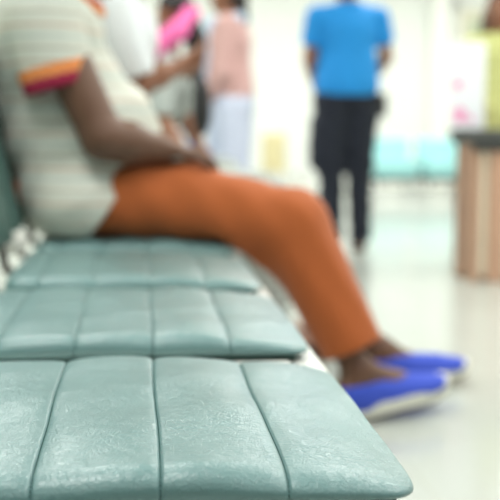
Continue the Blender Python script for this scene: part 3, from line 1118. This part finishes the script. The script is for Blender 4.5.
# woman with the pink scarf
b2, L2, R2 = seated(4.98, -.06, .2, .12, 1.02, M['skin_mid'], M['check'], M['check'],
    'seated person in grey checked clothes with black hair and a bright pink scarf, head bowed',
    (.160, 4.98, 1.285), (-.55, -.75, -.45),
    [((.10, 4.78, .80), (.20, 4.66, .64)), ((.22, 5.12, .80), (.30, 4.98, .65))], M['hair'], k=.96, top_r=.92,
    longhair=[((.205, 5.05, 1.33), (.275, 5.05, 1.18), .07, .05), ((.275, 5.05, 1.18), (.265, 5.08, .98), .05, .038)])
S_ = Sdf(.02)
S_.cone((.235, 4.875, 1.285), (.175, 4.81, 1.20), .036, .048); S_.cone((.175, 4.81, 1.20), (.06, 4.79, 1.12), .048, .046); S_.cone((.06, 4.79, 1.12), (.01, 4.85, 1.04), .04, .03)
S_.cone((.235, 4.875, 1.285), (.262, 4.98, 1.30), .036, .036)
part(S_, 'scarf', M['pink'], b2, .007)

sb = empty('shoulder_bag', (.285, 4.86, .70))
tag(sb, 'black shoulder bag hanging beside the person with the bright pink scarf', 'bag')
B = Sdf(.02)
B.ell((.285, 4.80, .84), (.045, .08, .12)); B.ell((.285, 4.80, .92), (.04, .07, .07))
part(B, 'pouch', M['black'], sb, .006)
MB().tube([(.285, 4.75, .96), (.28, 4.80, 1.02), (.24, 4.88, 1.07), (.16, 4.93, 1.105), (.16, 5.0, 1.10), (.24, 4.95, 1.05), (.285, 4.85, .96)], .008, 8).build('strap', M['black'], sb, smooth=True)

# ------------------------------------------------------------------ counter on the right with a display card and person behind
cx0, cx1, cy0, cy1 = 1.615, 2.75, 4.87, 5.18
ct = empty('counter_table', ((cx0 + cx1) / 2, (cy0 + cy1) / 2, 0))
tag(ct, 'counter table with dark granite top on tan wooden posts, at the right edge', 'table')
MB().box((cx0 - .02, cy0 - .03, .685), (cx1, cy1 + .03, .755), .008).build('table_top', M['granite'], ct)
MB().box((cx0, cy0, .645), (cx1 - .03, cy0 + .025, .685), .003).build('apron', M['granite'], ct)
for xa, xb in ((1.62, 1.655), (1.70, 1.79), (2.15, 2.25), (2.62, 2.71)):
    MB().box((xa, cy0 + .005, 0), (xb, cy0 + .09, .685), .006).build('post', M['tan'], ct)
    MB().box((xa, cy1 - .09, 0), (xb, cy1 - .005, .685), .006).build('post', M['tan'], ct)
for xa, xb in ((1.655, 1.70), (1.79, 2.15), (2.25, 2.62)):
    MB().box((xa, cy0 + .03, .03), (xb, cy0 + .05, .645), .002).build('panel', M['cream'], ct)
MB().box((1.62, cy0 + .04, .02), (1.64, cy1 - .04, .685), .002).build('side_panel', M['tan'], ct)
dc = empty('display_card', (1.63, 5.05, .755))
tag(dc, 'tall white card with faint pink marks standing on the counter table', 'card')
pz = .755
g_ = MB().box((1.545, 5.05, pz), (1.725, 5.062, pz + .43), .004).build('card_face', M['white_card'], dc)
MB().box((1.61, 5.06, pz), (1.70, 5.15, pz + .008), .002).build('foot', M['white_card'], dc)
MB().box((1.64, 5.055, pz), (1.65, 5.14, pz + .20), .002).build('back_strut', M['white_card'], dc)
def blob(x, z, rx, rz, n=18):
    v = [(x + rx * math.cos(2 * math.pi * i / n) * (1 + .18 * math.sin(5 * 2 * math.pi * i / n)), 5.0485, z + rz * math.sin(2 * math.pi * i / n) * (1 + .18 * math.sin(5 * 2 * math.pi * i / n))) for i in range(n)]
    MB().add(v, [tuple(range(n))]).build('printed_mark', M['pink_ink'], g_)
blob(1.58, pz + .22, .026, .022); blob(1.595, pz + .07, .030, .042); blob(1.65, pz + .05, .016, .018)

body, W, J, L, R, f, r, k = standing(1.99, 5.62, (-.25, -1, 0), M['skin_mid'], M['brownhair'], 1.50,
    arm_n=((.02, .205, 1.14), (.18, .16, 1.02)), arm_f=((.02, .205, 1.14), (.18, .16, 1.02)),
    label='person with long brown hair in lime patterned dress behind the counter table', w=.165, leg_gap=.075)
hair_part(L, R, body, M['brownhair'], k, long=[(L(-.04, .06, -.03), L(.03, .085, -.24), .045, .04), (L(-.04, -.06, -.03), L(.03, -.085, -.24), .045, .04), (L(-.08, 0, -.03), L(-.10, 0, -.28), .06, .05)])
P = torso_cloth(W, J, f, r, k, 1.0, fat=1.0)
P.cuts.pop()
for z0, z1, r0, r1 in ((.95, .70, .15, .16), (.70, .42, .16, .165)):
    P.cone(W(0, -.06, z0), W(0, -.06, z1), r0, r1); P.cone(W(0, .06, z0), W(0, .06, z1), r0, r1)
P.cut(W(0, 0, .40), (0, 0, -1))
part(P, 'dress', M['lime'], body, .0075)
sleeves(J, body, M['lime'], .55, k, .064, .060)
plain_shoes(J, body, f, r, M['black'], k)

# ------------------------------------------------------------------ far chairs
def padded_chair(x, y, m, label):
    t = empty('waiting_chair', (x, y, 0))
    tag(t, label, 'chair')
    MB().box((x - .235, y - .24, .235), (x + .235, y + .20, .43), .035).build('seat', m, t, smooth=False)
    b_ = MB().box((x - .235, y + .15, .40), (x + .235, y + .27, .655), .035)
    b_.v = [(p[0], p[1] + (p[2] - .40) * .18, p[2]) for p in b_.v]
    b_.build('backrest', m, t)
    MB().box((x - .22, y - .21, .185), (x + .22, y + .24, .235), .006).build('seat_frame', M['rubber'], t)
    for sx in (-1, 1):
        for sy in (-1, 1):
            MB().tube([(x + sx * .19, y + sy * .18, .19), (x + sx * .20, y + sy * .20, 0)], .014, 10).build('leg', M['chrome'], t, smooth=True)
    return t
padded_chair(2.73, 11.0, M['teal'], 'low turquoise padded chair by the far wall, right beside the person in blue')
padded_chair(3.29, 11.0, M['teal'], 'low turquoise padded chair by the far wall, nearer the counter table')
pc_ = empty('cabinet', (1.31, 10.1, 0))
tag(pc_, 'small pale beige cabinet on a white base by the far wall', 'cabinet')
MB().box((1.19, 9.95, .02), (1.43, 10.25, .33), .01).build('base_unit', M['white_metal'], pc_)
up_ = MB().box((1.205, 9.96, .33), (1.415, 10.24, .71), .012).build('body', M['beige'], pc_)
dr_ = MB().box((1.215, 9.945, .345), (1.405, 9.96, .695), .004).build('door', M['beige'], pc_)
MB().box((1.385, 9.93, .48), (1.395, 9.945, .58), .003).build('handle', M['chrome'], dr_)

# small round steel bin near the beige chair
BX, BY = 1.47, 9.55
bn = empty('waste_bin', (BX, BY, 0))
tag(bn, 'small round white bin on the floor left of the person in blue', 'bin')
prof = [(.085, 0), (.092, .01), (.105, .33), (.110, .35), (.105, .355), (.099, .345), (.088, .02), (0, .02)]
mb = MB(); n = 28
v = [(BX + a * math.cos(2 * math.pi * i / n), BY + a * math.sin(2 * math.pi * i / n), z) for a, z in prof for i in range(n)]
mb.add(v, [(i * n + j, i * n + (j + 1) % n, (i + 1) * n + (j + 1) % n, (i + 1) * n + j) for i in range(len(prof) - 1) for j in range(n)] + [tuple(reversed(range(n)))])
mb.build('bin_body', M['white_metal'], bn, smooth=True)
mb = MB(); mb.tube([(BX + .109 * math.cos(2 * math.pi * i / 24), BY + .109 * math.sin(2 * math.pi * i / 24), .352) for i in range(25)], .008, 8).build('rim', M['chrome'], bn, smooth=True)
